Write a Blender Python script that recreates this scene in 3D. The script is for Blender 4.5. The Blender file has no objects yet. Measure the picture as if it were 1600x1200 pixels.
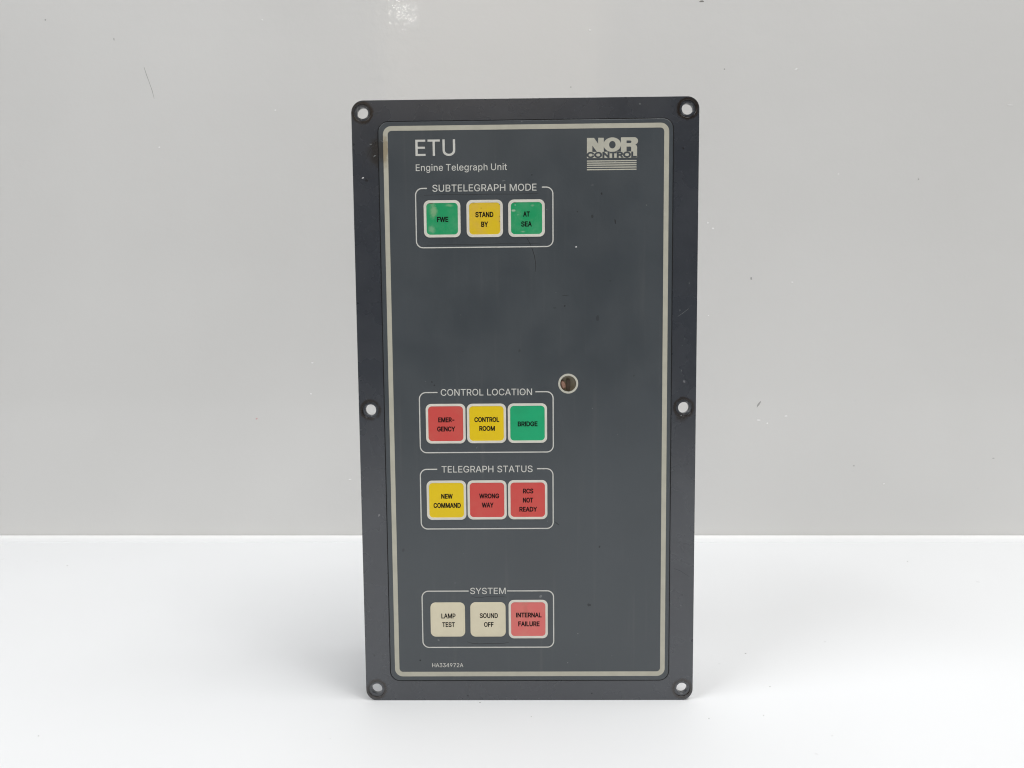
import bpy, bmesh, math, json, random
from mathutils import Vector, Matrix
from mathutils.geometry import delaunay_2d_cdt
random.seed(7)
S = bpy.context.scene
COL = S.collection
MM = 0.001

# ------------------------------------------------------------------ camera
cam = bpy.data.cameras.new('camera')
cam.sensor_width = 36.0
cam.lens = 1202 / 1600 * 36.0
cam.clip_start = 0.01
cam.clip_end = 50
cam_o = bpy.data.objects.new('camera', cam)
COL.objects.link(cam_o)
_r = Vector((0.99985729, 0.01438756, -0.00885391))
_u = Vector((0.00758678, 0.08585651, 0.99627863))
_f = Vector((-0.01509419, 0.99620362, -0.08573511))
M = Matrix.Identity(4)
for i in range(3):
    M[i][0] = _r[i]; M[i][1] = _u[i]; M[i][2] = -_f[i]
M.translation = Vector((-1.465, -362.98, 187.08)) * MM
cam_o.matrix_world = M
S.camera = cam_o

# ------------------------------------------------------------------ world, lamps, exposure
W = bpy.data.worlds.new('World')
S.world = W
W.use_nodes = True
W.node_tree.nodes['Background'].inputs[0].default_value = (0.93, 0.96, 1.0, 1)
W.node_tree.nodes['Background'].inputs[1].default_value = 0.03
S.view_settings.view_transform = 'Standard'
S.view_settings.look = 'None'
S.view_settings.exposure = 0
S.view_settings.gamma = 1
S.view_settings.use_curve_mapping = False
S.cycles.use_adaptive_sampling = False
S.cycles.filter_width = 1.1

def area_lamp(name, loc, target, sx, sy, watts, color, shape='RECTANGLE'):
    l = bpy.data.lights.new(name, 'AREA')
    l.shape = shape; l.size = sx; l.size_y = sy; l.energy = watts; l.color = color
    o = bpy.data.objects.new(name, l)
    COL.objects.link(o)
    o.location = loc
    o.rotation_euler = (Vector(target) - Vector(loc)).to_track_quat('-Z', 'Y').to_euler()
    return o
area_lamp('main_softbox', (0.9, -0.3, 1.9), (0, 0, 0), 1.2, 1.0, 20.0, (1.0, 0.99, 0.975))
area_lamp('front_softbox', (0.95, -1.5, 2.4), (0, 0, 0), 1.7, 1.3, 21.5, (1.0, 0.985, 0.965))
area_lamp('side_softbox', (-1.5, -0.9, 1.9), (0, 0, 0), 1.3, 1.1, 28.5, (0.98, 0.99, 1.0))
area_lamp('overhead_lamp', (0.12, 0.06, 1.6), (0.06, 0.02, 0), 0.8, 0.3, 0.7, (0.98, 0.99, 1.0)).data.spread = math.radians(75)
area_lamp('room_lamp', (-0.17, -1.9, 1.25), (-0.02, 0.28, 0.41), 0.80, 0.62, 2.6, (1.0, 0.86, 0.70))
area_lamp('small_lamp', (-0.39, -1.33, 1.067), (-0.1, 0.28, 0.44), 0.030, 0.030, 0.10, (1.0, 0.97, 0.92), 'DISK')

# ------------------------------------------------------------------ node helpers
class NB:
    def __init__(s, name):
        s.m = bpy.data.materials.new(name); s.m.use_nodes = True
        s.t = s.m.node_tree; s.n = s.t.nodes
        s.b = s.n['Principled BSDF']
        s.co = s.n.new('ShaderNodeTexCoord').outputs['Object']
    def put(s, sock, val):
        if isinstance(val, bpy.types.NodeSocket): s.t.links.new(val, sock)
        elif isinstance(val, (tuple, list)):
            v = tuple(val)
            if len(v) == 3 and sock.type == 'RGBA': v = v + (1,)
            sock.default_value = v
        else: sock.default_value = val
    def noise(s, scale, detail=3, rough=0.5, vec=None, dist=0.0):
        n = s.n.new('ShaderNodeTexNoise')
        n.inputs['Scale'].default_value = scale; n.inputs['Detail'].default_value = detail
        n.inputs['Roughness'].default_value = rough; n.inputs['Distortion'].default_value = dist
        s.put(n.inputs['Vector'], vec if vec is not None else s.co)
        return n.outputs['Fac']
    def ramp(s, v, a, b, lo=0.0, hi=1.0, smooth=True):
        n = s.n.new('ShaderNodeMapRange')
        if smooth: n.interpolation_type = 'SMOOTHSTEP'
        s.put(n.inputs[0], v)
        for i, q in enumerate((a, b, lo, hi)): n.inputs[1 + i].default_value = q
        return n.outputs[0]
    def math(s, op, a, b=0.0, c=0.0):
        n = s.n.new('ShaderNodeMath'); n.operation = op
        for i, q in enumerate((a, b, c)): s.put(n.inputs[i], q)
        return n.outputs[0]
    def mix(s, fac, a, b):
        n = s.n.new('ShaderNodeMix'); n.data_type = 'RGBA'
        s.put(n.inputs[0], fac); s.put(n.inputs[6], a); s.put(n.inputs[7], b)
        return n.outputs[2]
    def scalev(s, v):
        n = s.n.new('ShaderNodeMapping'); n.inputs['Scale'].default_value = v
        s.t.links.new(s.co, n.inputs['Vector']); return n.outputs[0]
    def dist_to(s, x, z, sx=1.0, sz=1.0, rot=0.0):
        n = s.n.new('ShaderNodeMapping'); n.vector_type = 'POINT'
        n.inputs['Location'].default_value = (-x * sx, 0, -z * sz)
        n.inputs['Scale'].default_value = (sx, 0, sz)
        s.t.links.new(s.co, n.inputs['Vector'])
        l = s.n.new('ShaderNodeVectorMath'); l.operation = 'LENGTH'
        s.t.links.new(n.outputs[0], l.inputs[0]); return l.outputs['Value']
    def bump(s, h, strength, dist):
        n = s.n.new('ShaderNodeBump'); n.inputs['Strength'].default_value = strength
        n.inputs['Distance'].default_value = dist
        s.put(n.inputs['Height'], h); s.t.links.new(n.outputs[0], s.b.inputs['Normal'])
        return n.outputs[0]
    def done(s, col, rough=0.5, spec=0.5, metal=0.0, coat=0.0, coat_rough=0.1):
        s.put(s.b.inputs['Base Color'], col); s.put(s.b.inputs['Roughness'], rough)
        s.put(s.b.inputs['Specular IOR Level'], spec); s.put(s.b.inputs['Metallic'], metal)
        s.put(s.b.inputs['Coat Weight'], coat); s.put(s.b.inputs['Coat Roughness'], coat_rough)
        return s.m

HOLES = [(-74.91, 281.9), (74.65, 281.9), (-74.5, 143.9), (74.3, 143.95), (-74.8, 5.7), (74.8, 5.85)]

def mat_plate():
    k = NB('plate_paint')
    base = k.mix(k.ramp(k.noise(28, 4), 0.35, 0.7), PLATE_A, PLATE_B)
    base = k.mix(k.ramp(k.noise(900, 2), 0.62, 0.8, 0, 0.35), base, (0.13, 0.13, 0.145))
    # small white/grey dust specks and dark nicks
    base = k.mix(k.ramp(k.noise(330, 1, 0.4), 0.775, 0.80, 0, 0.45), base, (0.35, 0.35, 0.37))
    base = k.mix(k.ramp(k.noise(210, 1, 0.4), 0.24, 0.21, 0, 0.7), base, (0.018, 0.016, 0.018))
    # brown grime rings left by the screw heads
    ring = None
    wob = k.math('MULTIPLY', k.math('SUBTRACT', k.noise(420, 4, 0.65), 0.5), 0.0022)
    for (x, z) in HOLES:
        d = k.math('ADD', k.dist_to(x * MM, z * MM), wob)
        ring = d if ring is None else k.math('MINIMUM', ring, d)
    inner = k.ramp(ring, 0.0034, 0.0040)
    outer = k.ramp(ring, 0.0044, 0.0057, 1, 0)
    mask = k.math('MULTIPLY', k.math('MULTIPLY', inner, outer), k.ramp(k.noise(260, 3, 0.6), 0.27, 0.46))
    bl = k.math('ADD', k.dist_to(0.0735, 0.1395, 0.8, 1.0), k.math('MULTIPLY', k.math('SUBTRACT', k.noise(300, 4, 0.65), 0.5), 0.005))
    mask = k.math('MAXIMUM', mask, k.ramp(bl, 0.0010, 0.0034, 0.75, 0))
    base = k.mix(mask, base, (0.014, 0.009, 0.007))
    worn = k.math('MULTIPLY', k.ramp(ring, 0.0030, 0.0034, 1, 0), k.ramp(k.noise(500, 2), 0.5, 0.68, 0, 0.5))
    base = k.mix(worn, base, (0.26, 0.26, 0.26))
    # sticky residue beside the upper left corner of the fascia
    st = k.math('ADD', k.dist_to(-0.0690, 0.2640, 0.75, 0.42), k.math('MULTIPLY', k.math('SUBTRACT', k.noise(260, 4, 0.6), 0.5), 0.006))
    base = k.mix(k.ramp(st, 0.0012, 0.0038, 0.75, 0), base, (0.020, 0.017, 0.014))
    k.bump(k.noise(1800, 3), 0.12, 0.0002)
    return k.done(base, k.ramp(k.noise(60, 3), 0.3, 0.7, 0.24, 0.32), 1.0)

def mat_overlay(name='fascia_film', dark=1.0):
    k = NB(name)
    a = tuple(c * dark for c in OVER_A); b = tuple(c * dark for c in OVER_B)
    base = k.mix(k.ramp(k.noise(22, 4, 0.6), 0.35, 0.68), a, b)
    base = k.mix(k.ramp(k.noise(9, 3, 0.6), 0.45, 0.7, 0, 0.35), base, (0.067 * dark, 0.080 * dark, 0.094 * dark))
    streak = k.noise(1.0, 3, 0.6, k.scalev((260, 260, 12)))
    base = k.mix(k.ramp(streak, 0.55, 0.8, 0, 0.3), base, (0.105, 0.112, 0.115))
    base = k.mix(k.ramp(k.noise(240, 1, 0.4), 0.795, 0.82, 0, 0.4), base, (0.32, 0.33, 0.33))
    base = k.mix(k.ramp(k.noise(190, 1, 0.4), 0.215, 0.19, 0, 0.4), base, (0.022, 0.022, 0.024))
    st = k.math('ADD', k.dist_to(-0.0662, 0.2645, 1.0, 0.42), k.math('MULTIPLY', k.math('SUBTRACT', k.noise(300, 4, 0.6), 0.5), 0.004))
    base = k.mix(k.ramp(st, 0.0012, 0.0030, 0.7, 0), base, (0.036, 0.032, 0.026))
    k.bump(k.noise(2600, 2), 0.15, 0.0001)
    return k.done(base, k.ramp(k.noise(45, 4), 0.3, 0.7, 0.28, 0.40), 0.62)

def mat_print(name, col, var=0.08, stain=False, rough=0.5):
    k = NB(name)
    d = tuple(c * (1 - var) for c in col)
    base = k.mix(k.ramp(k.noise(140, 3), 0.3, 0.7), col, d)
    if stain:
        st = k.math('ADD', k.dist_to(-0.0650, 0.2645, 1.0, 0.32), k.math('MULTIPLY', k.math('SUBTRACT', k.noise(300, 3, 0.6), 0.5), 0.003))
        base = k.mix(k.ramp(st, 0.0010, 0.0026, 0.75, 0), base, (0.27, 0.21, 0.12))
    return k.done(base, rough, 0.4)

def mat_key(name, col, faded, fade=0.3, scuff=0.0, sc=None, spots=()):
    k = NB(name)
    base = k.mix(k.ramp(k.noise(110, 4, 0.6), 0.4, 0.75, 0, fade), col, faded)
    if scuff > 0:
        m = k.math('MULTIPLY', k.ramp(k.noise(170, 3, 0.6, dist=0.5), 0.50, 0.74), k.ramp(k.noise(900, 4, 0.7), 0.34, 0.7))
        base = k.mix(k.math('MULTIPLY', m, scuff), base, sc)
        base = k.mix(k.ramp(k.noise(620, 1), 0.77, 0.80, 0, 0.8), base, (0.75, 0.85, 0.75))
    for (x, z, sx, sz, r0, amt, c) in spots:          # worn patches, each with its own place and outline
        d = k.math('ADD', k.dist_to(x * MM, z * MM, sx, sz), k.math('MULTIPLY', k.math('SUBTRACT', k.noise(420, 5, 0.7), 0.5), r0 * 1.6 * MM))
        base = k.mix(k.ramp(d, r0 * 0.15 * MM, r0 * MM, amt, 0), base, c)
    k.bump(k.noise(700, 2), 0.08, 0.0002)
    return k.done(base, k.ramp(k.noise(200, 3), 0.3, 0.7, 0.32, 0.46), 0.4)

def mat_wall():
    k = NB('wall_paint')
    base = k.mix(k.ramp(k.noise(3.2, 3, 0.55), 0.35, 0.7), WALL_A, WALL_B)
    base = k.mix(k.ramp(k.noise(240, 2), 0.70, 0.82, 0, 0.15), base, (0.5, 0.5, 0.49))
    n = k.math('ADD', k.noise(110, 2, 0.5), k.math('MULTIPLY', k.noise(420, 2), 0.25))
    k.bump(n, 0.20, 0.0006)
    k.t.links.new(k.b.inputs['Normal'].links[0].from_socket, k.b.inputs['Coat Normal'])
    return k.done(base, 0.38, 0.5, coat=0.4, coat_rough=0.05)

def mat_table():
    k = NB('table_laminate')
    base = k.mix(k.ramp(k.noise(2.6, 3, 0.55), 0.35, 0.7), TABLE_A, TABLE_B)
    base = k.mix(k.ramp(k.noise(160, 1, 0.4), 0.80, 0.83, 0, 0.25), base, (0.5, 0.5, 0.5))
    k.bump(k.noise(160, 3), 0.05, 0.0005)
    return k.done(base, k.ramp(k.noise(8, 3), 0.3, 0.7, 0.58, 0.66), 0.25)

def mat_plain(name, col, rough=0.5, metal=0.0, spec=0.5, sc=300, var=0.2):
    k = NB(name)
    return k.done(k.mix(k.noise(sc, 3), col, tuple(c * (1 - var) for c in col)), rough, spec, metal)

PLATE_A = (0.037, 0.042, 0.052); PLATE_B = (0.043, 0.049, 0.060)
OVER_A = (0.059, 0.069, 0.078); OVER_B = (0.064, 0.075, 0.084)
WALL_A = (0.665, 0.663, 0.652); WALL_B = (0.70, 0.698, 0.687)
TABLE_A = (0.79, 0.802, 0.815); TABLE_B = (0.765, 0.776, 0.789)

M_plate = mat_plate(); M_over = mat_overlay()
M_border = mat_print('cream_border_print', (0.52, 0.505, 0.42), stain=True)
M_white = mat_print('white_print', (0.66, 0.66, 0.62))
M_logo = mat_print('logo_print', (0.54, 0.53, 0.45))
M_rim = mat_print('key_rim_print', (0.76, 0.74, 0.66), 0.08)
M_black = mat_plain('black_print', (0.006, 0.006, 0.006), 0.55, spec=0.15)
M_green_worn = mat_key('worn_green_film', (0.014, 0.34, 0.13), (0.07, 0.38, 0.18), 0.8, 0.12, (0.42, 0.55, 0.36), spots=[(-42.8, 237.0, 1.2, .55, 2.6, .5, (.42, .54, .33)), (-43.6, 228.2, .9, .7, 1.8, .42, (.36, .54, .36)), (-35.2, 239.3, .6, 1.6, 1.5, .35, (.45, .55, .35)), (-5.6, 236.6, .8, 1.6, 1.0, .75, (.45, .62, .48)), (-1.2, 227.0, .7, 1.8, 1.0, .5, (.45, .58, .42)), (-4.8, 239.2, 1.8, 1.0, .55, .9, (.6, .7, .6)), (3.4, 238.8, .8, 1.4, 1.0, .35, (.4, .5, .4))])
M_green = mat_key('green_film', (0.012, 0.42, 0.18), (0.012, 0.37, 0.155), 0.8)
M_yellow = mat_key('yellow_film', (0.84, 0.60, 0.003), (0.82, 0.57, 0.012), 0.6)
M_yellow_worn = mat_key('worn_yellow_film', (0.78, 0.55, 0.018), (0.74, 0.49, 0.07), 0.9)
M_red = mat_key('red_film', (0.66, 0.080, 0.070), (0.64, 0.105, 0.085), 0.8)
M_pink = mat_key('faded_red_film', (0.73, 0.165, 0.155), (0.69, 0.22, 0.18), 0.9, spots=[(-1.2, 44.5, 1.4, .55, 2.6, .30, (.42, .16, .10)), (-2.2, 48.6, .8, 1.6, 2.2, .30, (.50, .22, .15))])
M_cream = mat_key('cream_film', (0.74, 0.68, 0.51), (0.70, 0.64, 0.48), 0.8)
M_dark = mat_plain('gap_shade_black', (0.012, 0.011, 0.012), 0.7)  # flat black for the shaded gap round the fascia
M_tan = mat_plain('well_plastic', (0.66, 0.60, 0.46), 0.6, var=0.5)
M_copper = mat_plain('copper_cap', (0.52, 0.30, 0.22), 0.42, 0.1, sc=900, var=0.5)
M_zinc = mat_plain('zinc_housing', (0.42, 0.43, 0.45), 0.45, 0.7)
M_wall = mat_wall(); M_table = mat_table()
def mat_highlight():
    k = NB('painted_highlight')
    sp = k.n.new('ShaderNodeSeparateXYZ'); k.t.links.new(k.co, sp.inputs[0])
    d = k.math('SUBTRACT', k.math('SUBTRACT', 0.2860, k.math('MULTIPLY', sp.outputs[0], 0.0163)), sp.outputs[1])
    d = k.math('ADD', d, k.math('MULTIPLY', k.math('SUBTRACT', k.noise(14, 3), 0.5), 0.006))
    return k.done(k.mix(k.ramp(d, 0.004, 0.019), (0.90, 0.905, 0.905), TABLE_A), 0.55, 0.3)  # highlight painted as colour: brightest by the wall, fading into the table
M_highlight = mat_highlight()
M_chipw = mat_plain('white_filler', (0.90, 0.90, 0.90), 0.6, var=0.05)
M_chipg = mat_plain('grey_scuff', (0.40, 0.40, 0.39), 0.7)
M_chipd = mat_plain('dark_nick', (0.20, 0.19, 0.18), 0.7)
M_chipp = mat_plain('pink_spot', (0.70, 0.45, 0.45), 0.7)
M_scr = mat_plain('dark_scratch', (0.022, 0.024, 0.027), 0.6)
M_filmchip = mat_plain('chipped_film', (0.10, 0.07, 0.03), 0.6)
M_ring = mat_print('lens_ring_print', (0.60, 0.59, 0.51))
M_smudge = mat_plain('soft_scuff', (0.036, 0.041, 0.045), 0.5)
M_pale = mat_plain('pale_scuff', (0.20, 0.215, 0.22), 0.6)

# ------------------------------------------------------------------ flat shape builder (millimetres: u right, v up, w towards the viewer)
def arcp(cx, cy, r, a0, a1, n=8):
    return [(cx + r * math.cos(math.radians(a0 + (a1 - a0) * i / n)), cy + r * math.sin(math.radians(a0 + (a1 - a0) * i / n))) for i in range(n + 1)]
def rrect(u0, v0, u1, v1, r, n=8):
    return (arcp(u1 - r, v1 - r, r, 90, 0, n) + arcp(u1 - r, v0 + r, r, 0, -90, n) +
            arcp(u0 + r, v0 + r, r, -90, -180, n) + arcp(u0 + r, v1 - r, r, 180, 90, n))
def circ(cx, cy, r, n=40):
    return arcp(cx, cy, r, 0, 360 - 360 / n, n - 1)

def link_mesh(name, me, mat, parent, smooth=False):
    if mat: me.materials.append(mat)
    o = bpy.data.objects.new(name, me)
    COL.objects.link(o)
    if parent: o.parent = parent
    if smooth:
        for p in me.polygons: p.use_smooth = True
    return o

def slab_mesh(loops, w0, w1, bevel=0.0, offset=0.0):
    c = bpy.data.curves.new('slab', 'CURVE'); c.dimensions = '2D'; c.fill_mode = 'BOTH'
    for L in loops:
        s = c.splines.new('POLY'); s.points.add(len(L) - 1); s.use_cyclic_u = True
        for p, q in zip(s.points, L): p.co = (q[0], q[1], 0, 1)
    c.extrude = (w1 - w0) / 2 - bevel
    c.bevel_depth = bevel; c.bevel_resolution = 1 if bevel else 0
    c.offset = offset - bevel
    o = bpy.data.objects.new('slab', c); COL.objects.link(o)
    dg = bpy.context.evaluated_depsgraph_get(); dg.update()
    me = bpy.data.meshes.new_from_object(o.evaluated_get(dg))
    bpy.data.objects.remove(o); bpy.data.curves.remove(c)
    mid = (w0 + w1) / 2
    for v in me.vertices:
        x, y, z = v.co
        v.co = (x * MM, -(z + mid) * MM, y * MM)
    me.materials.clear()
    return me
def slab(name, loops, w0, w1, mat, parent, bevel=0.0, offset=0.0):
    return link_mesh(name, slab_mesh(loops, w0, w1, bevel, offset), mat, parent)
def join_meshes(meshes):
    bm = bmesh.new()
    for me in meshes: bm.from_mesh(me)
    out = bpy.data.meshes.new('joined'); bm.to_mesh(out); bm.free(); return out

def stroke_outline(pts, th, round_ends=False):
    L, R = [], []
    n = len(pts)
    for i, p in enumerate(pts):
        a = pts[max(i - 1, 0)]; b = pts[min(i + 1, n - 1)]
        dx, dy = b[0] - a[0], b[1] - a[1]; l = math.hypot(dx, dy) or 1
        t = th[i] if isinstance(th, list) else th
        nx, ny = -dy / l * t / 2, dx / l * t / 2
        L.append((p[0] + nx, p[1] + ny)); R.append((p[0] - nx, p[1] - ny))
    return L + R[::-1]

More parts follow.
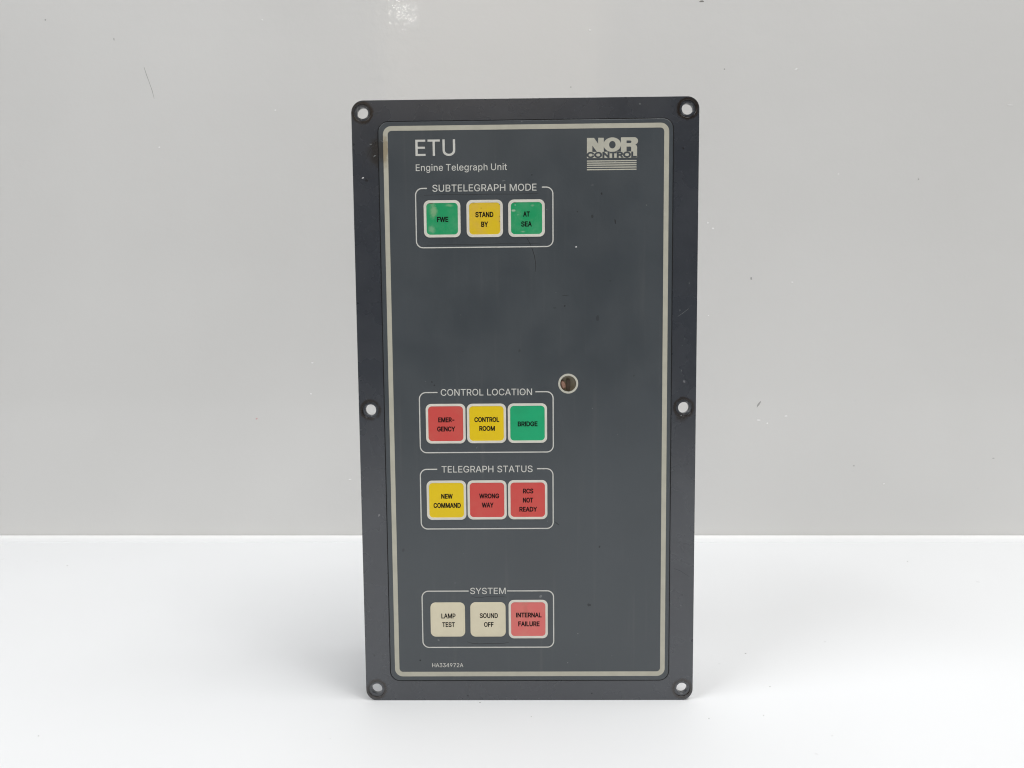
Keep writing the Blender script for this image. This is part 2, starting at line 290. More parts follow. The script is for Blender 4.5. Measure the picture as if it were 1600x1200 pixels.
# ------------------------------------------------------------------ lettering: outline glyphs, cap height 509
GLY = json.loads('''{"-":[453,[[337,244,337,188,114,188,114,244]]],"0":[453,[[227,-7,191,-3,158,7,130,24,105,48,85,77,69,113,60,144,53,178,49,214,48,254,49,294,53,330,60,364,69,395,85,431,106,461,130,484,159,502,191,512,227,516,262,512,295,502,323,484,348,461,368,431,384,395,393,364,400,330,404,294,405,254,404,214,400,178,393,144,384,113,368,77,348,48,323,24,295,7,263,-3],[227,50,250,52,271,60,290,74,306,92,320,116,330,144,338,176,342,213,344,254,342,295,338,332,330,365,320,393,306,416,290,435,271,449,250,457,227,460,203,457,182,449,163,435,147,416,134,393,123,365,115,332,111,295,109,254,111,213,115,176,123,144,134,116,147,92,163,74,182,60,203,52]]],"1":[453,[[76,0,76,55,391,55,391,0],[276,509,276,0,212,0,212,448,209,448,86,358,86,427,198,509]]],"2":[453,[[64,0,64,47,234,229,282,282,294,298,303,312,311,327,316,341,319,356,320,371,319,389,315,405,308,419,298,431,287,441,273,449,258,455,241,458,224,460,205,458,188,454,172,447,159,438,148,427,139,413,132,398,128,381,127,362,66,362,68,391,75,418,86,442,102,464,121,482,143,496,168,507,196,513,225,516,254,513,281,507,306,497,328,482,346,465,361,445,372,423,379,398,381,372,380,354,377,336,371,318,363,299,351,280,336,259,267,180,153,60,153,57,389,57,389,0]]],"3":[453,[[218,-7,188,-5,159,1,133,10,108,22,88,38,70,57,57,79,48,104,44,132,109,132,112,115,118,100,126,87,137,76,150,66,165,59,182,54,200,51,219,50,239,51,258,55,275,61,291,69,304,80,315,93,323,108,328,125,329,145,328,163,323,180,316,196,306,211,292,223,275,234,254,241,229,246,201,248,157,248,157,299,288,448,288,452,70,452,70,509,372,509,372,461,211,278,211,289,247,290,279,286,308,276,333,262,354,244,371,222,383,198,391,173,393,145,390,116,383,90,370,66,354,45,333,27,309,12,281,2,251,-5]]],"4":[453,[[285,0,285,113,28,113,28,172,262,509,347,509,347,168,425,168,425,113,347,113,347,0],[285,168,285,425,104,168]]],"5":[453,[[221,-7,192,-5,165,1,140,11,118,25,99,41,83,60,71,82,63,105,60,130,122,130,125,115,130,102,138,89,148,78,160,68,173,60,188,54,204,51,221,50,241,51,259,56,276,64,291,75,304,89,314,104,322,122,326,141,328,162,326,183,321,203,314,221,303,237,290,251,275,262,257,270,238,275,218,277,201,276,184,273,167,268,152,262,139,255,128,246,67,253,96,509,366,509,366,452,151,452,134,301,136,301,148,311,162,318,178,325,194,330,212,333,229,334,252,332,274,328,294,321,313,311,330,299,345,285,358,269,370,251,379,231,386,210,390,187,391,163,388,132,381,102,369,76,352,52,332,32,309,15,282,3,253,-4]]],"6":[453,[[226,-7,196,-4,168,3,142,15,119,31,100,51,84,74,73,101,66,130,64,162,65,187,71,212,80,239,93,268,112,302,137,340,252,509,322,509,151,261,145,261,151,270,157,279,165,288,174,295,184,302,196,307,208,311,221,313,235,314,265,312,291,305,316,295,337,280,355,262,370,240,380,215,387,187,389,157,387,127,379,98,368,73,352,50,333,30,310,14,284,3,257,-4],[226,48,245,50,263,55,279,63,293,73,304,86,314,101,322,119,326,137,327,157,326,178,322,196,314,213,304,228,293,241,279,251,263,259,245,264,226,265,207,264,190,259,174,252,160,241,148,229,138,214,131,197,126,179,125,158,126,138,131,119,138,102,148,86,160,73,174,63,190,55,207,50]]],"7":[453,[[97,0,323,448,323,452,62,452,62,509,391,509,391,449,165,0]]],"8":[453,[[226,-7,193,-5,163,1,136,11,111,25,91,42,74,62,62,84,54,109,52,135,53,156,58,176,65,195,75,212,87,228,101,241,117,252,134,260,153,265,153,267,129,276,109,289,93,308,80,330,73,354,70,380,73,405,79,429,90,450,106,469,124,485,146,498,170,508,197,514,226,516,255,514,282,508,306,498,328,485,346,469,361,450,373,429,379,405,382,380,379,354,372,330,359,308,343,289,323,276,300,267,300,265,319,260,335,252,351,241,365,228,377,212,387,195,395,176,399,156,401,135,398,109,391,84,378,62,362,42,341,25,317,11,289,1,259,-5],[226,49,248,50,267,54,285,60,300,69,313,79,323,91,331,106,335,121,337,139,335,157,330,173,322,189,312,202,298,213,283,223,265,230,247,234,226,235,206,234,187,230,169,223,154,213,140,202,130,189,122,173,117,157,115,139,117,121,121,106,129,91,139,79,152,69,167,60,185,54,205,50],[226,290,244,291,260,294,274,300,287,308,298,318,307,330,314,344,318,359,319,376,318,392,314,407,308,420,299,432,288,442,275,449,260,455,244,459,226,460,208,459,192,455,177,449,164,442,153,432,145,420,138,407,134,392,133,376,134,359,138,344,145,330,154,318,165,308,178,300,193,294,209,291]]],"9":[453,[[226,516,256,513,285,506,310,494,333,478,352,458,368,434,380,408,387,378,389,347,387,322,382,296,373,270,359,240,340,207,315,168,200,0,130,0,301,248,307,248,302,238,295,229,287,221,278,214,268,207,257,202,245,198,232,195,218,195,188,197,161,203,137,214,116,229,98,247,83,269,72,294,66,321,64,352,66,382,73,411,85,436,101,459,120,479,143,494,168,506,196,513],[226,460,207,459,190,454,174,446,160,435,148,423,138,407,131,390,127,372,125,352,127,331,131,313,138,295,148,280,160,268,174,257,190,250,207,245,226,243,245,245,263,249,279,257,293,267,305,280,314,295,322,312,326,330,327,350,326,371,322,390,314,407,305,422,293,435,279,446,263,454,245,459]]],"A":[480,[[16,0,201,509,276,509,463,0,395,0,287,302,264,372,232,478,245,478,213,371,191,302,85,0],[110,142,110,199,370,199,370,142]]],"B":[456,[[60,0,60,509,241,509,274,507,304,501,329,491,350,477,367,461,381,442,390,421,396,398,398,374,397,353,393,336,387,320,378,307,368,295,356,286,343,278,329,272,315,267,315,262,331,260,347,254,363,245,378,234,391,220,402,203,411,184,416,161,418,136,416,111,410,88,400,67,386,48,368,31,344,18,317,8,284,2,247,0],[125,57,245,57,281,60,309,67,330,80,344,96,353,115,355,137,354,153,350,169,342,184,333,197,320,209,306,218,289,225,269,229,248,231,125,231],[125,285,238,285,256,287,273,290,288,296,302,304,314,314,323,326,330,340,335,355,336,372,333,393,326,412,313,429,294,442,270,449,240,452,125,452]]],"C":[510,[[267,-7,235,-5,205,1,177,11,150,25,126,42,104,63,86,88,70,115,57,146,48,179,42,215,40,254,42,293,48,329,57,362,70,393,86,421,104,445,126,466,150,484,177,498,205,508,235,514,267,516,293,514,317,511,340,504,362,496,383,485,402,471,419,456,435,438,448,418,459,397,467,373,473,348,408,348,404,365,397,380,389,395,380,407,369,418,357,428,344,437,330,444,315,449,300,453,284,455,267,456,237,453,209,445,184,432,161,414,141,391,125,364,113,332,106,295,103,254,106,213,113,177,125,145,141,117,161,94,184,76,210,63,237,56,267,53,284,54,300,56,315,60,330,65,344,72,357,81,369,90,380,102,389,114,397,128,404,144,408,160,473,160,467,135,459,112,448,91,435,71,420,53,402,38,383,24,363,13,341,5,317,-2,293,-6]]],"D":[502,[[219,0,96,0,96,57,215,57,254,60,288,68,318,81,343,99,363,122,379,149,390,181,397,216,399,255,397,294,390,329,379,361,364,388,344,410,320,428,291,441,258,449,221,452,93,452,93,509,225,509,261,507,294,501,325,492,353,478,385,455,412,426,433,391,446,361,455,329,460,293,462,255,460,217,455,181,446,149,433,119,417,92,398,68,376,48,351,31,322,17,291,8,256,2],[125,509,125,0,60,0,60,509]]],"E":[419,[[60,0,60,509,372,509,372,452,125,452,125,286,355,286,355,229,125,229,125,57,375,57,375,0]]],"F":[410,[[60,0,60,509,369,509,369,452,125,452,125,278,346,278,346,221,125,221,125,0]]],"G":[520,[[269,-7,236,-5,205,1,176,11,149,25,125,43,104,64,85,88,69,116,57,146,47,179,42,215,40,254,42,293,47,329,57,362,69,393,85,421,103,445,125,466,149,484,175,498,203,508,233,514,265,516,291,514,316,510,340,504,363,494,384,483,403,469,421,453,436,436,449,416,460,395,468,373,474,349,408,349,402,365,395,379,387,393,378,406,368,417,356,427,344,436,330,443,315,448,300,453,283,455,265,456,236,453,209,445,183,432,160,414,141,392,125,364,113,332,106,295,103,254,106,213,113,177,125,145,141,117,161,95,184,76,210,63,238,56,269,53,296,55,322,61,345,71,365,85,382,102,396,123,407,147,413,173,415,202,434,199,283,199,283,256,478,256,478,200,475,160,466,124,451,91,431,62,406,38,377,19,344,5,308,-4]]],"H":[517,[[60,0,60,509,125,509,125,289,392,289,392,509,457,509,457,0,392,0,392,232,125,232,125,0]]],"I":[185,[[60,0,60,509,125,509,125,0]]],"L":[393,[[60,0,60,509,125,509,125,57,361,57,361,0]]],"M":[628,[[60,0,60,509,152,509,277,187,287,159,299,123,311,84,322,49,307,49,318,83,330,121,342,158,352,187,476,509,568,509,568,0,504,0,504,291,504,327,505,369,506,413,507,457,513,457,498,409,482,363,467,322,456,291,342,0,286,0,170,291,159,321,145,361,129,408,112,457,119,457,120,416,121,372,122,328,122,291,122,0]]],"N":[523,[[60,0,60,509,136,509,343,183,363,151,388,107,414,55,405,54,401,108,399,157,399,195,399,509,463,509,463,0,387,0,202,290,177,331,148,381,108,452,119,454,122,384,124,328,125,291,125,0]]],"O":[533,[[267,-7,235,-5,205,1,177,11,150,25,126,42,105,63,86,88,70,115,57,146,48,179,42,215,40,254,42,293,48,329,57,362,70,393,86,421,105,445,126,466,150,484,177,498,205,508,235,514,267,516,299,514,329,508,357,498,384,484,408,466,429,445,448,421,464,393,477,362,486,329,491,293,493,254,491,215,486,179,477,146,464,115,448,88,429,63,408,42,384,25,357,11,329,1,299,-5],[267,53,296,55,324,63,349,76,372,94,392,116,408,144,420,176,428,213,430,254,428,295,420,332,408,365,392,392,372,415,349,433,324,446,296,453,267,456,237,453,210,445,184,433,161,415,142,392,125,364,113,332,106,295,103,254,106,213,113,176,125,144,142,117,161,94,184,76,210,63,237,55]]],"P":[445,[[60,0,60,509,235,509,272,506,305,499,332,487,356,471,375,452,390,430,400,404,407,377,409,348,407,318,400,291,390,265,375,243,356,223,332,207,305,195,272,188,235,186,109,186,109,242,233,242,257,244,279,248,297,256,312,266,324,279,333,294,339,310,343,328,344,348,343,367,339,385,333,402,324,416,312,428,297,439,279,446,257,451,232,452,125,452,125,0]]],"R":[449,[[60,0,60,509,236,509,273,506,305,500,333,489,356,473,376,455,390,433,401,408,407,381,409,352,407,323,401,296,390,271,376,250,356,232,333,217,305,206,273,200,236,198,96,198,96,255,234,255,258,256,280,260,298,267,313,276,325,287,334,300,340,316,344,333,345,352,344,371,340,389,334,405,325,419,313,430,298,440,279,446,258,451,233,452,125,452,125,0],[353,0,230,229,303,229,428,0]]],"S":[447,[[224,-9,188,-7,156,-1,128,9,102,23,81,40,64,60,51,83,42,109,38,137,104,137,108,118,114,102,123,88,136,76,150,66,166,59,185,53,204,50,224,49,246,50,267,54,286,60,303,69,317,79,329,92,338,106,344,122,346,139,344,154,340,168,332,179,322,189,310,197,296,205,245,222,184,239,145,253,112,269,86,289,67,313,56,341,52,372,54,400,62,425,75,448,92,468,113,484,138,498,165,508,195,514,227,516,259,514,289,508,316,498,340,484,360,468,377,449,390,427,398,403,401,378,337,378,332,402,320,421,302,437,280,449,254,456,225,459,204,457,185,454,167,448,152,440,139,430,129,418,121,405,117,391,115,376,117,359,122,345,131,334,142,324,155,315,169,308,212,293,264,279,312,264,328,256,344,248,359,238,372,226,384,213,395,198,402,180,407,161,408,139,406,112,399,87,386,64,370,43,349,25,323,11,294,0,261,-7]]],"T":[449,[[32,452,32,509,417,509,417,452,257,452,257,0,193,0,193,452]]],"U":[517,[[259,-8,220,-6,186,2,154,15,126,33,103,55,85,80,71,108,63,140,60,173,60,509,124,509,124,178,126,155,132,133,141,113,153,95,169,80,187,68,208,59,232,53,259,52,285,53,309,59,331,68,349,80,364,95,377,113,385,133,391,155,393,178,393,509,457,509,457,173,454,140,446,108,433,80,414,55,391,33,363,15,332,2,297,-6]]],"W":[686,[[155,0,16,509,82,509,163,196,175,145,187,94,197,40,189,40,200,94,211,145,224,196,306,509,380,509,462,196,474,145,486,94,497,40,488,40,499,94,510,145,523,196,603,509,670,509,530,0,455,0,368,323,351,391,336,475,350,475,335,395,318,323,230,0]]],"Y":[472,[[203,0,203,208,16,509,91,509,192,344,222,292,250,230,224,230,251,293,280,344,381,509,455,509,268,208,268,0]]],"a":[389,[[160,-9,137,-7,115,-3,94,5,76,15,60,29,48,45,38,63,32,84,30,108,32,128,36,146,43,161,53,174,64,184,78,193,92,200,108,206,125,211,178,220,234,227,247,229,257,231,265,235,271,240,274,246,276,255,276,257,275,272,272,285,267,297,260,307,251,315,240,322,227,327,212,330,196,331,178,330,163,327,149,322,137,316,127,309,118,301,110,292,104,283,100,274,41,291,51,313,64,331,79,346,95,358,114,368,133,375,153,380,173,383,194,384,239,379,255,375,271,369,286,360,300,350,312,336,322,320,330,301,335,278,337,251,337,0,277,0,277,52,272,52,252,25,242,16,229,8,215,1,199,-4,181,-7],[170,45,192,47,211,51,228,59,242,68,254,80,263,93,270,108,274,122,276,138,276,190,259,182,231,176,200,171,175,168,134,159,122,153,112,147,103,139,97,130,93,118,92,105,93,93,96,82,102,72,109,64,119,57,130,52,142,48,156,46]]],"e":[404,[[212,-8,177,-5,145,3,117,16,92,35,72,58,56,85,44,116,37,150,34,187,36,224,44,258,55,290,71,317,91,340,115,359,142,373,172,382,205,384,226,383,246,380,266,374,285,366,303,355,319,341,334,324,347,305,357,282,365,256,370,227,371,194,371,169,75,169,75,221,338,221,310,202,308,226,304,248,298,269,288,286,277,301,263,314,246,323,227,328,205,330,183,328,164,323,146,313,131,301,119,286,109,270,102,251,97,231,96,211,96,178,98,151,102,127,110,106,121,88,135,73,151,61,169,53,190,48,212,46,227,47,241,49,254,53,265,58,276,65,285,73,294,82,300,93,306,105,365,91,358,72,348,55,335,39,320,26,302,14,283,4,261,-3,237,-7]]],"g":[425,[[207,-151,180,-149,156,-146,134,-140,114,-132,97,-122,82,-110,70,-97,59,-84,51,-69,101,-41,122,-66,131,-74,142,-82,154,-88,169,-93,187,-96,207,-97,236,-95,261,-87,282,-75,298,-58,308,-34,311,-6,311,68,306,68,287,41,277,32,266,23,252,16,236,10,217,6,195,5,165,7,138,14,113,27,90,43,71,65,55,90,43,120,36,154,34,191,36,229,43,263,55,293,71,320,90,342,112,361,138,374,166,382,196,384,218,383,237,379,253,373,267,365,279,356,288,346,308,319,313,319,313,379,372,379,372,-9,370,-40,363,-67,350,-90,334,-109,314,-124,291,-136,265,-144,237,-149],[205,59,227,61,246,66,264,75,278,87,290,103,300,121,307,142,311,166,312,193,311,219,307,242,300,264,291,283,279,299,264,312,247,322,227,328,205,330,182,328,163,322,145,312,130,298,118,282,109,262,102,241,98,218,96,193,98,167,102,144,109,123,118,104,131,88,145,76,163,66,183,61]]],"h":[410,[[114,227,114,0,53,0,53,509,114,509,114,287,102,287,116,319,132,344,152,362,175,374,200,382,227,384,252,383,275,377,295,369,313,356,328,340,341,321,350,298,355,271,357,240,357,0,296,0,296,235,293,263,286,286,273,304,256,318,235,326,210,329,192,328,176,324,161,317,147,308,136,297,126,283,119,266,115,248]]],"i":[167,[[53,0,53,379,114,379,114,0],[84,443,73,444,63,448,54,455,47,463,43,472,41,483,43,494,47,504,54,512,63,518,73,522,84,524,95,522,105,518,114,512,121,504,125,494,126,483,125,472,121,463,114,455,105,448,95,444]]],"l":[189,[[139,-2,112,0,91,8,74,20,62,37,55,59,53,84,53,509,114,509,114,99,114,83,117,71,120,62,126,57,135,53,146,52,160,53,170,54,181,3,162,-1]]],"n":[410,[[114,227,114,0,53,0,53,379,112,379,112,287,102,287,116,319,132,344,152,362,175,374,200,382,227,384,252,383,275,377,295,369,313,356,328,340,341,321,350,298,355,271,357,240,357,0,296,0,296,235,293,263,286,286,273,304,256,318,235,326,210,329,192,328,176,324,161,317,147,308,136,297,126,283,119,266,115,248]]],"p":[424,[[53,-143,53,379,112,379,112,319,118,319,137,346,147,355,158,364,171,373,188,379,207,383,229,384,259,382,287,374,313,361,335,342,354,320,370,293,381,261,388,227,390,189,388,151,381,116,370,84,355,57,336,34,313,16,288,3,260,-6,229,-8,208,-7,189,-3,173,4,159,12,147,21,138,31,118,59,114,59,114,-143],[220,47,242,49,262,55,279,66,294,80,306,97,316,117,323,139,327,163,328,189,327,215,323,239,316,261,307,281,295,298,280,311,262,322,243,328,220,330,198,328,178,322,161,312,147,299,134,282,125,263,118,241,114,216,113,189,114,162,118,138,125,115,135,95,147,78,162,65,179,55,198,49]]],"r":[259,[[53,0,53,379,112,379,112,321,115,321,124,339,137,354,152,367,171,377,191,383,213,385,229,384,243,384,243,322,230,324,207,326,190,324,174,321,159,315,146,306,135,296,126,284,119,269,115,254,114,237,114,0]]],"t":[227,[[204,379,204,327,6,327,6,379],[65,471,126,471,126,98,127,83,130,70,136,61,144,55,156,51,170,50,185,51,202,54,213,2,192,-3,168,-4,138,-1,113,7,92,21,77,41,68,64,65,93]]]}''')
def glyph_loops(txt, u0, u1, v0, v1, track=0.0, space=210, vref=509):
    """lay the text so its inked width spans u0..u1 and its capitals v0..v1 (mm)"""
    x = 0; items = []; lo = 1e9; hi = -1e9
    for ch in txt:
        if ch == ' ': x += space; continue
        adv, polys = GLY[ch]
        for P in polys:
            pts = [(x + P[i], P[i + 1]) for i in range(0, len(P), 2)]
            items.append(pts); lo = min(lo, min(p[0] for p in pts)); hi = max(hi, max(p[0] for p in pts))
        x += adv + track
    su = (u1 - u0) / (hi - lo); sv = (v1 - v0) / vref
    return [[(u0 + (p[0] - lo) * su, v0 + p[1] * sv) for p in pts] for pts in items]
def thicken(loops, d):
    """grow the inked area by d: every contour moves to its left, mitred corners kept short"""
    out = []
    for L in loops:
        q = [p for i, p in enumerate(L) if math.dist(p, L[i - 1]) > 1e-4]
        n = len(q); R = []
        for i in range(n):
            a, p, b = q[i - 1], q[i], q[(i + 1) % n]
            d1 = Vector((p[0] - a[0], p[1] - a[1])).normalized(); d2 = Vector((b[0] - p[0], b[1] - p[1])).normalized()
            n1 = Vector((-d1.y, d1.x)); m = n1 + Vector((-d2.y, d2.x))
            if m.length < 1e-3: m = n1.copy()
            m.normalize(); k_ = d / max(m.dot(n1), 0.7)
            R.append((p[0] + m.x * k_, p[1] + m.y * k_))
        out.append(R)
    return out
def ink(name, loops, w, mat, parent):
    """printed sheet: fill overlapping contours by their winding number"""
    vs, es = [], []
    for L in loops:
        b = len(vs); n = len(L)
        vs += [Vector(p) for p in L]; es += [(b + i, b + (i + 1) % n) for i in range(n)]
    ov, _, of = delaunay_2d_cdt(vs, es, [], 1, 1e-6)[:3]
    faces = []
    for f in of:
        cx = sum(ov[i].x for i in f) / len(f); cy = sum(ov[i].y for i in f) / len(f); wn = 0
        for a, b in es:
            A, B = vs[a], vs[b]
            if (A.y > cy) != (B.y > cy):
                if cx < A.x + (cy - A.y) * (B.x - A.x) / (B.y - A.y): wn += 1 if B.y > A.y else -1
        if wn: faces.append(list(f))
    me = bpy.data.meshes.new(name)
    me.from_pydata([(p.x * MM, -w * MM, p.y * MM) for p in ov], [], faces); me.update()
    bm = bmesh.new(); bm.from_mesh(me)
    bmesh.ops.delete(bm, geom=[v for v in bm.verts if not v.link_faces], context='VERTS'); bm.to_mesh(me); bm.free()
    return link_mesh(name, me, mat, parent)
def lettering(name, txt, u0, u1, v0, v1, w, mat, parent, bold=0.0, label=None, **k):
    o = ink(name, thicken(glyph_loops(txt, u0 + bold, u1 - bold, v0 + bold, v1 - bold, **k), bold), w + 0.03, mat, parent)
    if label: o['label'] = label
    return o

def empty(name, label, cat):
    o = bpy.data.objects.new(name, None); COL.objects.link(o)
    o.empty_display_size = 0.05
    o['label'] = label; o['category'] = cat
    return o

# ================================================================== SETTING
# table: a white laminate slab, its top at z = 0, reaching to the wall
def box_mesh(x0, y0, z0, x1, y1, z1, bev=0.0):
    bm = bmesh.new()
    bmesh.ops.create_cube(bm, size=1)
    for v in bm.verts:
        v.co = ((v.co.x + .5) * (x1 - x0) + x0, (v.co.y + .5) * (y1 - y0) + y0, (v.co.z + .5) * (z1 - z0) + z0)
    if bev: bmesh.ops.bevel(bm, geom=bm.edges[:], offset=bev, segments=3, affect='EDGES')
    me = bpy.data.meshes.new('box'); bm.to_mesh(me); bm.free(); return me
table = link_mesh('table_top', box_mesh(-1.45, -0.80, -0.025, 1.45, 0.2725, 0.0), M_table, None)
table['kind'] = 'structure'; table['label'] = 'white laminate table top the control panel stands on'
# white edging at the table's back: bright line painted into an added domed strip
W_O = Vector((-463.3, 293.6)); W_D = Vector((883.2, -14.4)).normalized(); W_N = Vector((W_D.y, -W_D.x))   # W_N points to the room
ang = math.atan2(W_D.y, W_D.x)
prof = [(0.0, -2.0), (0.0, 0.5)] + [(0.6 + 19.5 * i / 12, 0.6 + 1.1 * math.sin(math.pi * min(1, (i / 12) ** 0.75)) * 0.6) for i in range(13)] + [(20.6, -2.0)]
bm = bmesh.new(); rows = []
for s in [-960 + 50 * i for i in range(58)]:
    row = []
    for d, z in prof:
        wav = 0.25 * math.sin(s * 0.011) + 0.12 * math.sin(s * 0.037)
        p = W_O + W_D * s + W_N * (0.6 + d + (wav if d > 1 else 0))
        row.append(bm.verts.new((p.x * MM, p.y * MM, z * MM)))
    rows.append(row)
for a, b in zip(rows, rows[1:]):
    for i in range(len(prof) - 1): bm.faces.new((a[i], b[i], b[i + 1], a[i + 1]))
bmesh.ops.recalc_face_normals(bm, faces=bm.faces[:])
me = bpy.data.meshes.new('highlight'); bm.to_mesh(me); bm.free()
link_mesh('highlight_strip', me, M_highlight, table, True)['label'] = 'brighter white edging painted along the back of the table on an added strip'

wall = link_mesh('wall', box_mesh(-1.9, 0, -0.30, 2.8, 0.015, 1.3), M_wall, None)
wall.location = (W_O.x * MM, W_O.y * MM, 0); wall.rotation_euler = (0, 0, ang)
wall['kind'] = 'structure'; wall['label'] = 'smooth light grey painted board behind the table'
CH = [('w', 684.4, 385.6, 3.2, 1.2, -20), ('w', 855.5, 354.4, 4.8, 0.8, 0), ('w', 720.4, 301.7, 1.2, 1.2, 0), ('d', 785.0, 296.7, 1.2, 1.2, 0), ('w', 615.0, 263.9, 2.0, 1.6, 30), ('w', 619.3, 259.1, 2.0, 1.6, 0), ('g', 651.4, 217.9, 1.6, 2.8, 0), ('w', 685.1, 214.4, 1.6, 1.2, 0), ('g', 659.2, 112.6, 1.6, 6.8, 30), ('w', 682.3, 102.8, 3.2, 1.2, 0), ('w', 659.4, 99.4, 3.6, 1.0, 0), ('w', 666.9, 96.7, 1.6, 2.0, 0), ('g', 739.8, 60.1, 2.0, 0.8, 0), ('w', 765.3, 44.7, 1.6, 1.2, 0), ('g', 855.0, 66.3, 3.2, 0.8, 0), ('g', 124.7, 420.0, 0.8, 2.8, 0), ('w', 158.6, 331.9, 2.0, 1.6, 0), ('w', 257.6, 360.5, 1.6, 1.2, 0), ('w', 249.5, 432.8, 1.6, 1.2, 0), ('w', 282.0, 150.3, 2.0, 1.2, 0), ('w', 280.1, 124.0, 2.0, 1.2, 0), ('p', 232.3, 102.8, 2.0, 1.6, 0), ('w', 311.7, 49.6, 2.4, 1.0, 0), ('g', 67.9, 436.5, 1.6, 1.2, 0), ('d', 608.1, 440.0, 4.8, 1.2, 0), ('w', 518.1, 419.4, 2.0, 1.2, 0), ('g', 502.4, 374.7, 1.2, 1.2, 0), ('g', 626.8, 386.6, 1.2, 1.2, 0), ('w', 616.5, 187.5, 1.2, 1.2, 0), ('w', 596.2, 251.6, 1.2, 1.2, 0)]
def blob(w, h, rot, n=9, jag=0.3):
    o = []
    for i in range(n):
        a = 2 * math.pi * i / n; r = 1 + random.uniform(-jag, jag)
        x, y = w / 2 * r * math.cos(a), h / 2 * r * math.sin(a); c, s_ = math.cos(math.radians(rot)), math.sin(math.radians(rot))
        o.append((x * c - y * s_, x * s_ + y * c))
    return o
for k_, s, z, w_, h_, r_ in CH:
    pts = [(s + p[0], z + p[1]) for p in blob(w_ * 0.9, h_ * 0.9, -r_ + 0)]
    o = slab('paint_chip' if k_ == 'w' else 'scuff', [pts], -0.1, 0.18 if k_ == 'w' else 0.05, {'w': M_chipw, 'g': M_chipg, 'd': M_chipd, 'p': M_chipp}[k_], wall)
pts = [(148.9, 397.0), (150.6, 391), (152.6, 385.0), (154.8, 378), (156.2, 371.5)]
slab('scratch', [stroke_outline(pts, [0.3, 0.5, 0.35, 0.45, 0.2])], -0.1, 0.05, M_chipg, wall)
for (x, y, r) in [(120.8, 52.1, 0.9), (122.0, 13.4, 0.6), (110.0, -14.8, 0.6), (170.5, 67.1, 0.6), (-23.9, -2.4, 0.7), (0.9, -15.8, 0.5), (83.8, -17.7, 0.5), (-353.7, 209.9, 0.9), (289.3, 212.4, 1.2), (-222.7, -32.2, 0.6), (134.9, -32.6, 0.6)]:
    me = slab_mesh([[(p[0], p[1]) for p in blob(r, r * 0.7, 20)]], -0.1, 0.12)
    for v in me.vertices: v.co = (v.co.x + x * MM, v.co.z + y * MM, -v.co.y)
    link_mesh('speck', me, M_chipg, table)

# ================================================================== THE CONTROL PANEL
P = empty('control_panel', 'dark grey engine telegraph panel standing upright with twelve square coloured keys', 'control panel')
HC = [circ(x, z, 2.62) for x, z in HOLES]
SF = [circ(x, z, 3.95) for x, z in HOLES]
WIN = (19.6, 155.85)
OV = (-67.6, 10.35, 68.0, 277.5)
random.seed(11)
outline = rrect(-80, 0, 80, 287.4, 5.6, 12)
base = slab_mesh([outline, circ(*WIN, 4.6)] + HC, -3.2, -0.42, 0.12)
face = slab_mesh([rrect(-80, 0, 80, 287.4, 5.6, 12), rrect(OV[0] - .42, OV[1] - .42, OV[2] + .42, OV[3] + .42, 5.0)] + SF, -0.62, 0.0, 0.10)
link_mesh('mounting_plate', join_meshes([base, face]), M_plate, P)
slab('gap_shade', [rrect(OV[0] - .41, OV[1] - .41, OV[2] + .41, OV[3] + .41, 5.0), rrect(OV[0] + .3, OV[1] + .3, OV[2] - .3, OV[3] - .3, 4.3)], -0.5, -0.12, M_dark, P)  # black ring added to paint the shade in the gap round the fascia
slab('fascia', [rrect(*OV, 4.6, 10), circ(*WIN, 3.75)], -0.41, 0.40, M_over, P, bevel=0.20)
T = 0.40                                             # front of the fascia
slab('border_line', [rrect(-65.5, 12.45, 66.2, 275.6, 3.9, 10), rrect(-63.3, 14.75, 63.95, 273.45, 1.8, 8)], T - .02, T + .02, M_border, P)
slab('lens_ring', [circ(*WIN, 4.72), circ(*WIN, 3.78)], T - .02, T + .06, M_ring, P)
# sensor well with the copper coloured cap inside
bm = bmesh.new()
n = 40; rings = []
for r, y in ((4.55, 0.45), (4.55, 3.6)):
    rings.append([bm.verts.new(((WIN[0] + r * math.cos(2 * math.pi * i / n)) * MM, y * MM, (WIN[1] + r * math.sin(2 * math.pi * i / n)) * MM)) for i in range(n)])
for i in range(n): bm.faces.new((rings[0][i], rings[0][(i + 1) % n], rings[1][(i + 1) % n], rings[1][i]))
bm.faces.new(rings[1])
me = bpy.data.meshes.new('well'); bm.to_mesh(me); bm.free()
well = link_mesh('sensor_well', me, M_tan, P)
bm = bmesh.new(); bmesh.ops.create_uvsphere(bm, u_segments=20, v_segments=12, radius=1)
for v in bm.verts: v.co = ((WIN[0] - 2.45 + 1.45 * v.co.x - 0.35 * v.co.z) * MM, (1.7 + 1.3 * v.co.y) * MM, (WIN[1] - 0.7 + 2.2 * v.co.z) * MM)
me = bpy.data.meshes.new('cap'); bm.to_mesh(me); bm.free()
link_mesh('sensor_cap', me, M_copper, well, True)
slab('sensor_bracket', [[(WIN[0] - .6, WIN[1] - 3.4), (WIN[0] + 1.1, WIN[1] - 3.4), (WIN[0] + 1.1, WIN[1] + 1.6), (WIN[0] - .6, WIN[1] + 1.9)]], -3.4, -2.2, mat_plain('brown_bracket', (0.13, 0.095, 0.07), 0.6), well)
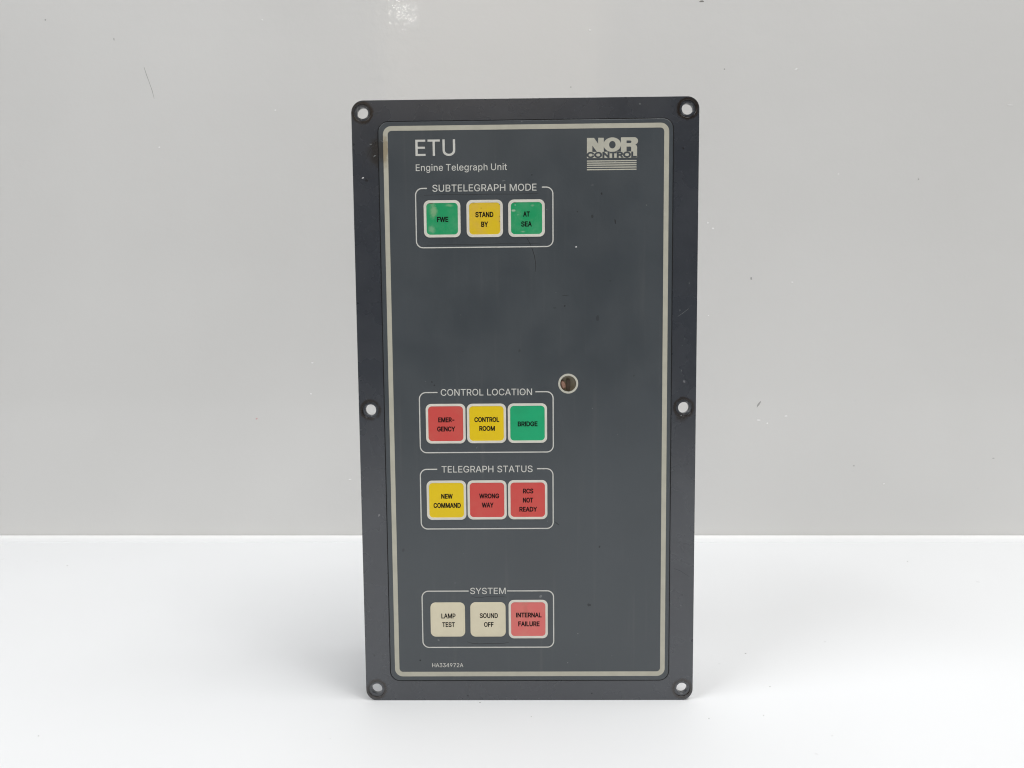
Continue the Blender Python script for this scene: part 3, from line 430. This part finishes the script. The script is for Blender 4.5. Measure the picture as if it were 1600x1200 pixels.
# housing: open fronted metal box behind the plate
bm = bmesh.new()
for (a, b) in (((-66, 3.2, 12), (-64.8, 62, 275)), ((64.8, 3.2, 12), (66, 62, 275)), ((-64.8, 3.2, 12), (64.8, 62, 13.2)), ((-64.8, 3.2, 273.8), (64.8, 62, 275)), ((-64.8, 60.8, 13.2), (64.8, 62, 273.8))):
    t_ = bmesh.ops.create_cube(bm, size=1)['verts']
    for v in t_: v.co = [((v.co[i] + .5) * (b[i] - a[i]) + a[i]) * MM for i in range(3)]
me = bpy.data.meshes.new('housing'); bm.to_mesh(me); bm.free()
link_mesh('housing', me, M_zinc, P)

# headings and part number
B = 0.02
lettering('title_lettering', 'ETU', -50.6, -32.2, 261.95, 269.3, T, M_white, P, 0.06)
lettering('subtitle_lettering', 'Engine Telegraph Unit', -50.6, -8.4, 255.15, 258.15, T, M_white, P, 0.015, track=12, space=170)
lettering('heading_lettering', 'SUBTELEGRAPH MODE', -43.08, 5.2, 245.65, 248.8, T, M_white, P, B)
lettering('heading_lettering', 'CONTROL LOCATION', -40.8, 2.5, 150.55, 153.65, T, M_white, P, B)
lettering('heading_lettering', 'TELEGRAPH STATUS', -41.0, 2.5, 113.6, 116.75, T, M_white, P, B)
lettering('heading_lettering', 'SYSTEM', -28.1, -10.9, 53.8, 56.9, T, M_white, P, B)
lettering('part_number', 'HA334972A', -47.2, -32.0, 17.1, 19.1, T, M_white, P, 0.02)

def group_outline(u0, u1, vb, vt, gl, gr, r=3.1, th=0.52):
    a = th / 2; l, rr = u0 + a, u1 - a
    pts = [(gr, vt)] + arcp(rr - r, vt - r, r, 90, 0, 8) + arcp(rr - r, vb + r, r, 0, -90, 8) + arcp(l + r, vb + r, r, -90, -180, 8) + arcp(l + r, vt - r, r, 180, 90, 8) + [(gl, vt)]
    slab('group_outline', [stroke_outline(pts, th)], T - .02, T + .03, M_white, P)
group_outline(-51.2, 13.0, 220.0, 247.2, -45.6, 7.7)
group_outline(-51.25, 12.7, 123.25, 152.1, -42.3, 4.1)
group_outline(-51.5, 12.5, 86.1, 115.2, -43.1, 4.6)
group_outline(-51.8, 12.5, 27.1, 55.3, -28.9, -10.2)

# maker's emblem
def logo():
    g = [bpy.data.objects.new('emblem', None)][0]; bpy.data.objects.remove(g)
    u0, u1, vb, vm, vt = 28.5, 51.6, 260.05, 263.0, 269.15
    def U(x): return u0 + (x - 332) / (1310 - 332) * 23.4
    def V(y): return vb + (640 - y) / (640 - 250) * 9.1
    N_ = [[(332, 250), (468, 250), (548, 365), (548, 250), (655, 250), (655, 519), (525, 519), (436, 398), (436, 519), (332, 519)]]
    O_ = [[(818 + 168 * math.cos(t), 384 + 139 * math.sin(t)) for t in [2 * math.pi * i / 40 for i in range(40)]],
          [(820 + 63 * math.cos(t), 386 + 72 * math.sin(t)) for t in [2 * math.pi * i / 28 for i in range(28)]]]
    R_ = [[(985, 246), (1240, 246)] + [(1240 + 72 * math.sin(t), 318 - 72 * math.cos(t)) for t in [math.pi * i / 12 * 0.86 for i in range(1, 13)]] +
          [(1262, 392), (1285, 408), (1295, 432), (1295, 519), (1182, 519), (1182, 440), (1165, 425), (1092, 425), (1092, 519), (985, 519)],
          [(1092, 308)] + [(1160 + 26 * math.sin(t), 333 - 25 * math.cos(t)) for t in [math.pi * i / 8 for i in range(9)]] + [(1092, 358)]]
    band = [[(332, 519.5), (1295, 519.5), (1295, 640), (332, 640)]]
    ms = []
    for loops, w in ((N_, 0.030), (O_, 0.036), (R_, 0.030), (band, 0.033)):
        ms.append(slab_mesh([[(U(x), V(y)) for x, y in L] for L in loops], T - .02, T + w))
    em = link_mesh('emblem', join_meshes(ms), M_logo, P)
    ink('emblem_lettering', thicken(glyph_loops('CONTROL', u0 + .12, U(1280), vb + .28, V(532), track=-14), 0.23), T + .055, M_over, em)
    for i, y in enumerate((696, 737, 777, 820, 864)):
        slab('emblem_stripe', [[(U(332), V(y + 11)), (U(1285), V(y + 11)), (U(1285), V(y - 11)), (U(332), V(y - 11))]], T - .02, T + .03, M_logo, em)
logo()

# keys
def key(u0, u1, v0, v1, mat, lines, label, rim=1.2, plain=False, ro=2.6):
    if plain:
        b = slab('push_button', [rrect(u0, v0, u1, v1, 2.5)], T - .1, T + .16, M_cream, P, bevel=0.10)
        k = slab('key_window', [rrect(u0 + .8, v0 + .8, u1 - .8, v1 - .8, 1.9)], T + .08, T + .22, M_cream, b, bevel=0.05)
        top = T + .22
    else:
        b = slab('push_button', [rrect(u0, v0, u1, v1, ro), rrect(u0 + rim, v0 + rim, u1 - rim, v1 - rim, ro - rim * .7)], T - .1, T + .22, M_rim, P, bevel=0.09)
        k = slab('key_window', [rrect(u0 + rim - .12, v0 + rim - .12, u1 - rim + .12, v1 - rim + .12, ro - rim * .7)], T - .05, T + .12, mat, b)
        top = T + .12
    b['label'] = label
    for txt, a, c, d, e in lines:
        lettering('legend', txt, a, c, d, e, top, M_black, b, 0.085 if plain else 0.12)
r = dict(rim=1.25)
key(-47.3, -30.2, 224.7, 241.7, M_green_worn, [('FWE', -41.2, -35.9, 231.75, 234.15)], 'worn green key reading FWE', **r)
key(-27.4, -10.5, 224.6, 241.65, M_yellow_worn, [('STAND', -23.3, -14.9, 233.75, 236.2), ('BY', -20.65, -17.4, 229.3, 231.75)], 'worn yellow key reading STAND BY', **r)
key(-8.0, 8.95, 224.55, 241.65, M_green_worn, [('AT', -1.1, 2.0, 233.8, 236.2), ('SEA', -2.05, 2.9, 229.25, 231.65)], 'worn green key reading AT SEA', **r)
for (u, v, a, b) in [(-12.05, 239.9, .5, 1.5), (-12.5, 240.5, 1.3, .35), (-11.95, 234.0, .3, .8), (-11.95, 231.8, .3, .6), (-20.6, 237.9, .35, .35), (-24.3, 240.35, 1.6, .25),
        (7.4, 240.3, 1.3, .4), (-5.4, 240.3, 2.4, .4), (-44.0, 240.3, 2.0, .3), (-31.6, 239.8, .3, .9)]:
    slab('film_chip', [[(u + p[0], v + p[1]) for p in blob(a, b, 0, 9, .3)]], T + .11, T + .135, M_filmchip, P)
r = dict(rim=1.15)
key(-48.1, -29.2, 127.65, 146.65, M_red, [('EMER-', -42.2, -34.5, 137.85, 140.2), ('GENCY', -42.8, -34.2, 133.45, 135.8)], 'red key reading EMERGENCY', **r)
key(-28.55, -9.9, 127.7, 146.6, M_yellow, [('CONTROL', -25.0, -13.15, 137.85, 140.2), ('ROOM', -22.7, -15.25, 133.6, 135.95)], 'yellow key reading CONTROL ROOM', **r)
key(-9.1, 9.55, 127.7, 146.6, M_green, [('BRIDGE', -4.4, 5.0, 135.65, 138.0)], 'green key reading BRIDGE', **r)
key(-48.35, -29.4, 90.55, 109.7, M_yellow, [('NEW', -41.4, -35.85, 100.9, 103.25), ('COMMAND', -45.15, -32.05, 96.4, 98.85)], 'yellow key reading NEW COMMAND', **r)
key(-28.8, -10.0, 90.65, 109.7, M_red, [('WRONG', -23.15, -13.6, 100.95, 103.3), ('WAY', -21.95, -16.3, 96.5, 98.9)], 'red key reading WRONG WAY', **r)
key(-9.3, 9.5, 90.65, 109.7, M_red, [('RCS', -2.15, 2.8, 103.25, 105.6), ('NOT', -2.2, 2.65, 98.8, 101.2), ('READY', -3.95, 4.55, 94.4, 96.75)], 'red key reading RCS NOT READY', **r)
key(-47.6, -30.8, 32.55, 49.65, None, [('LAMP', -42.3, -35.4, 41.75, 44.2), ('TEST', -41.95, -35.8, 37.45, 39.85)], 'plain cream key reading LAMP TEST', plain=True)
key(-28.2, -11.05, 32.5, 49.7, None, [('SOUND', -23.6, -14.8, 41.9, 44.3), ('OFF', -21.6, -16.95, 37.45, 39.85)], 'plain cream key reading SOUND OFF', plain=True)
key(-9.6, 9.4, 31.6, 50.8, M_pink, [('INTERNAL', -6.0, 6.4, 42.1, 44.5), ('FAILURE', -4.95, 5.4, 37.65, 40.1)], 'faded pinkish red key reading INTERNAL FAILURE', **r)

# wear marks on the film and plate
def mark(name, pts, th, mat, w=T, label=None):
    if not isinstance(th, list):
        th = [th * (0.35 + 0.65 * math.sin(math.pi * (i + .6) / (len(pts) + .2))) for i in range(len(pts))]
    o = slab(name, [stroke_outline(pts, th)], w - .02, w + .012, mat, P)
    if label: o['label'] = label
mark('scratch', [(0.4, 224.3), (1.9, 221.6), (3.1, 218.7), (4.0, 215.9), (4.5, 212.8), (4.6, 210.5), (4.3, 208.4)], 0.30, M_scr, label='thin curved hairline below the AT SEA key')
mark('crease', [(-27.6, 52.75), (-25.6, 52.1), (-23.0, 52.0), (-20.3, 52.5), (-16.5, 52.4), (-13.0, 52.5), (-10.4, 52.2)], 0.30, M_smudge)
mark('crease', [(-30.0, 29.9), (-27.5, 29.1), (-23.9, 28.8), (-20.0, 29.0), (-15.5, 28.9), (-12.5, 29.0), (-9.6, 29.6)], 0.34, M_smudge)
mark('crease', [(-47, 244.1), (-38, 244.25), (-27, 244.1), (-15, 244.3), (-5, 244.15), (6, 244.4)], 0.30, M_smudge)
mark('crease', [(-46, 221.2), (-34, 221.35), (-22, 221.25), (-12, 221.5), (-2, 221.35), (7, 221.6)], 0.28, M_smudge)
for (u, v, a, b, m_, rt) in [(-44.9, 157.1, .7, .8, M_scr, 0), (-43.7, 155.5, .9, .8, M_smudge, 0), (23.4, 219.7, .8, .5, M_chipw, 10), (24.05, 235.8, .6, .6, M_scr, 0),
        (41.55, 231.2, .7, 2.3, M_scr, 5), (18.0, 192.4, .9, .9, M_scr, 0), (13.5, 191.5, 1.6, .4, M_smudge, 0), (35.3, 243.9, .9, 1.0, M_scr, 0),
        (-53.0, 20.6, .8, .8, M_scr, 0), (19.0, 19.2, .5, .5, M_pale, 0), (41.2, 258.1, 2.0, .5, M_pale, 30), (-10, 250.3, 1.8, .35, M_pale, 10),
        (24.0, 33.8, .6, .6, M_pale, 0), (29.5, 48.2, 1.8, 1.4, M_smudge, 0), (31, 233.5, 1.2, 1.6, M_smudge, 0), (14.0, 88.5, 3.0, .5, M_smudge, -40),
        (34.5, 77, .9, 1.1, M_smudge, 0), (-24.0, 125.6, 1.3, .3, M_pale, 50), (-42.5, 125.0, .4, .4, M_pale, 0), (31, 144, .5, .4, M_pale, 0),
        (18.5, 197.3, 3.5, .3, M_smudge, 5), (56.0, 238.5, .5, .5, M_pale, 0), (9.9, 236.9, .4, .4, M_pale, 0), (3.1, 252.8, .6, .5, M_scr, 0)]:
    slab('scuff' if m_ in (M_smudge, M_pale) else 'speck', [[(u + p[0], v + p[1]) for p in blob(a, b, rt, 9, .25)]], T - .02, T + .012, m_, P)
# plate marks
for (u, v, a, b, m_, rt) in [(-75.4, 252.4, 1.2, .6, M_chipw, 10), (-75.6, 22.9, .7, .7, M_scr, 0), (-79.2, 267.5, .9, 1.2, M_scr, 0), (-69.6, 262.3, 1.4, .4, M_pale, 30),
        (-71.3, 267.6, 1.2, .4, M_pale, 0), (52.8, 284.2, .8, .5, M_pale, 0), (-30, 2.4, .7, .7, M_scr, 0), (30.8, 3.4, .7, .7, M_scr, 0), (72, 190, .6, .5, M_pale, 0),
        (73.2, 173.5, .4, .4, M_pale, 0), (74.2, 176.5, .4, .4, M_pale, 0), (73.0, 161.5, .5, .6, M_pale, 0), (76.2, 202.5, .5, .5, M_pale, 0), (73.1, 140.3, .6, .6, M_pale, 0)]:
    slab('scuff' if m_ is M_pale else 'speck', [[(u + p[0], v + p[1]) for p in blob(a, b, rt, 9, .25)]], -.02, .012, m_, P)
mark('scratch', [(-69.2, 269.0), (-71.6, 264.8), (-74.4, 259.4), (-76.4, 254.9), (-76.2, 253.4)], 0.22, M_scr, 0.0)
mark('scratch', [(-76.0, 252.6), (-73.5, 251.9), (-71.0, 252.0), (-68.6, 253.0)], 0.25, M_scr, 0.0)
mark('scratch', [(71.0, 187.0), (73.3, 188.5), (76.0, 190.6)], 0.14, M_pale, 0.0)
mark('scratch', [(70.3, 66.0), (73.2, 64.9), (77.8, 61.9)], 0.16, M_scr, 0.0)
mark('scratch', [(-66.6, 269.2), (-65.7, 268.6), (-64.9, 267.9)], 0.22, M_pale, T + .02)
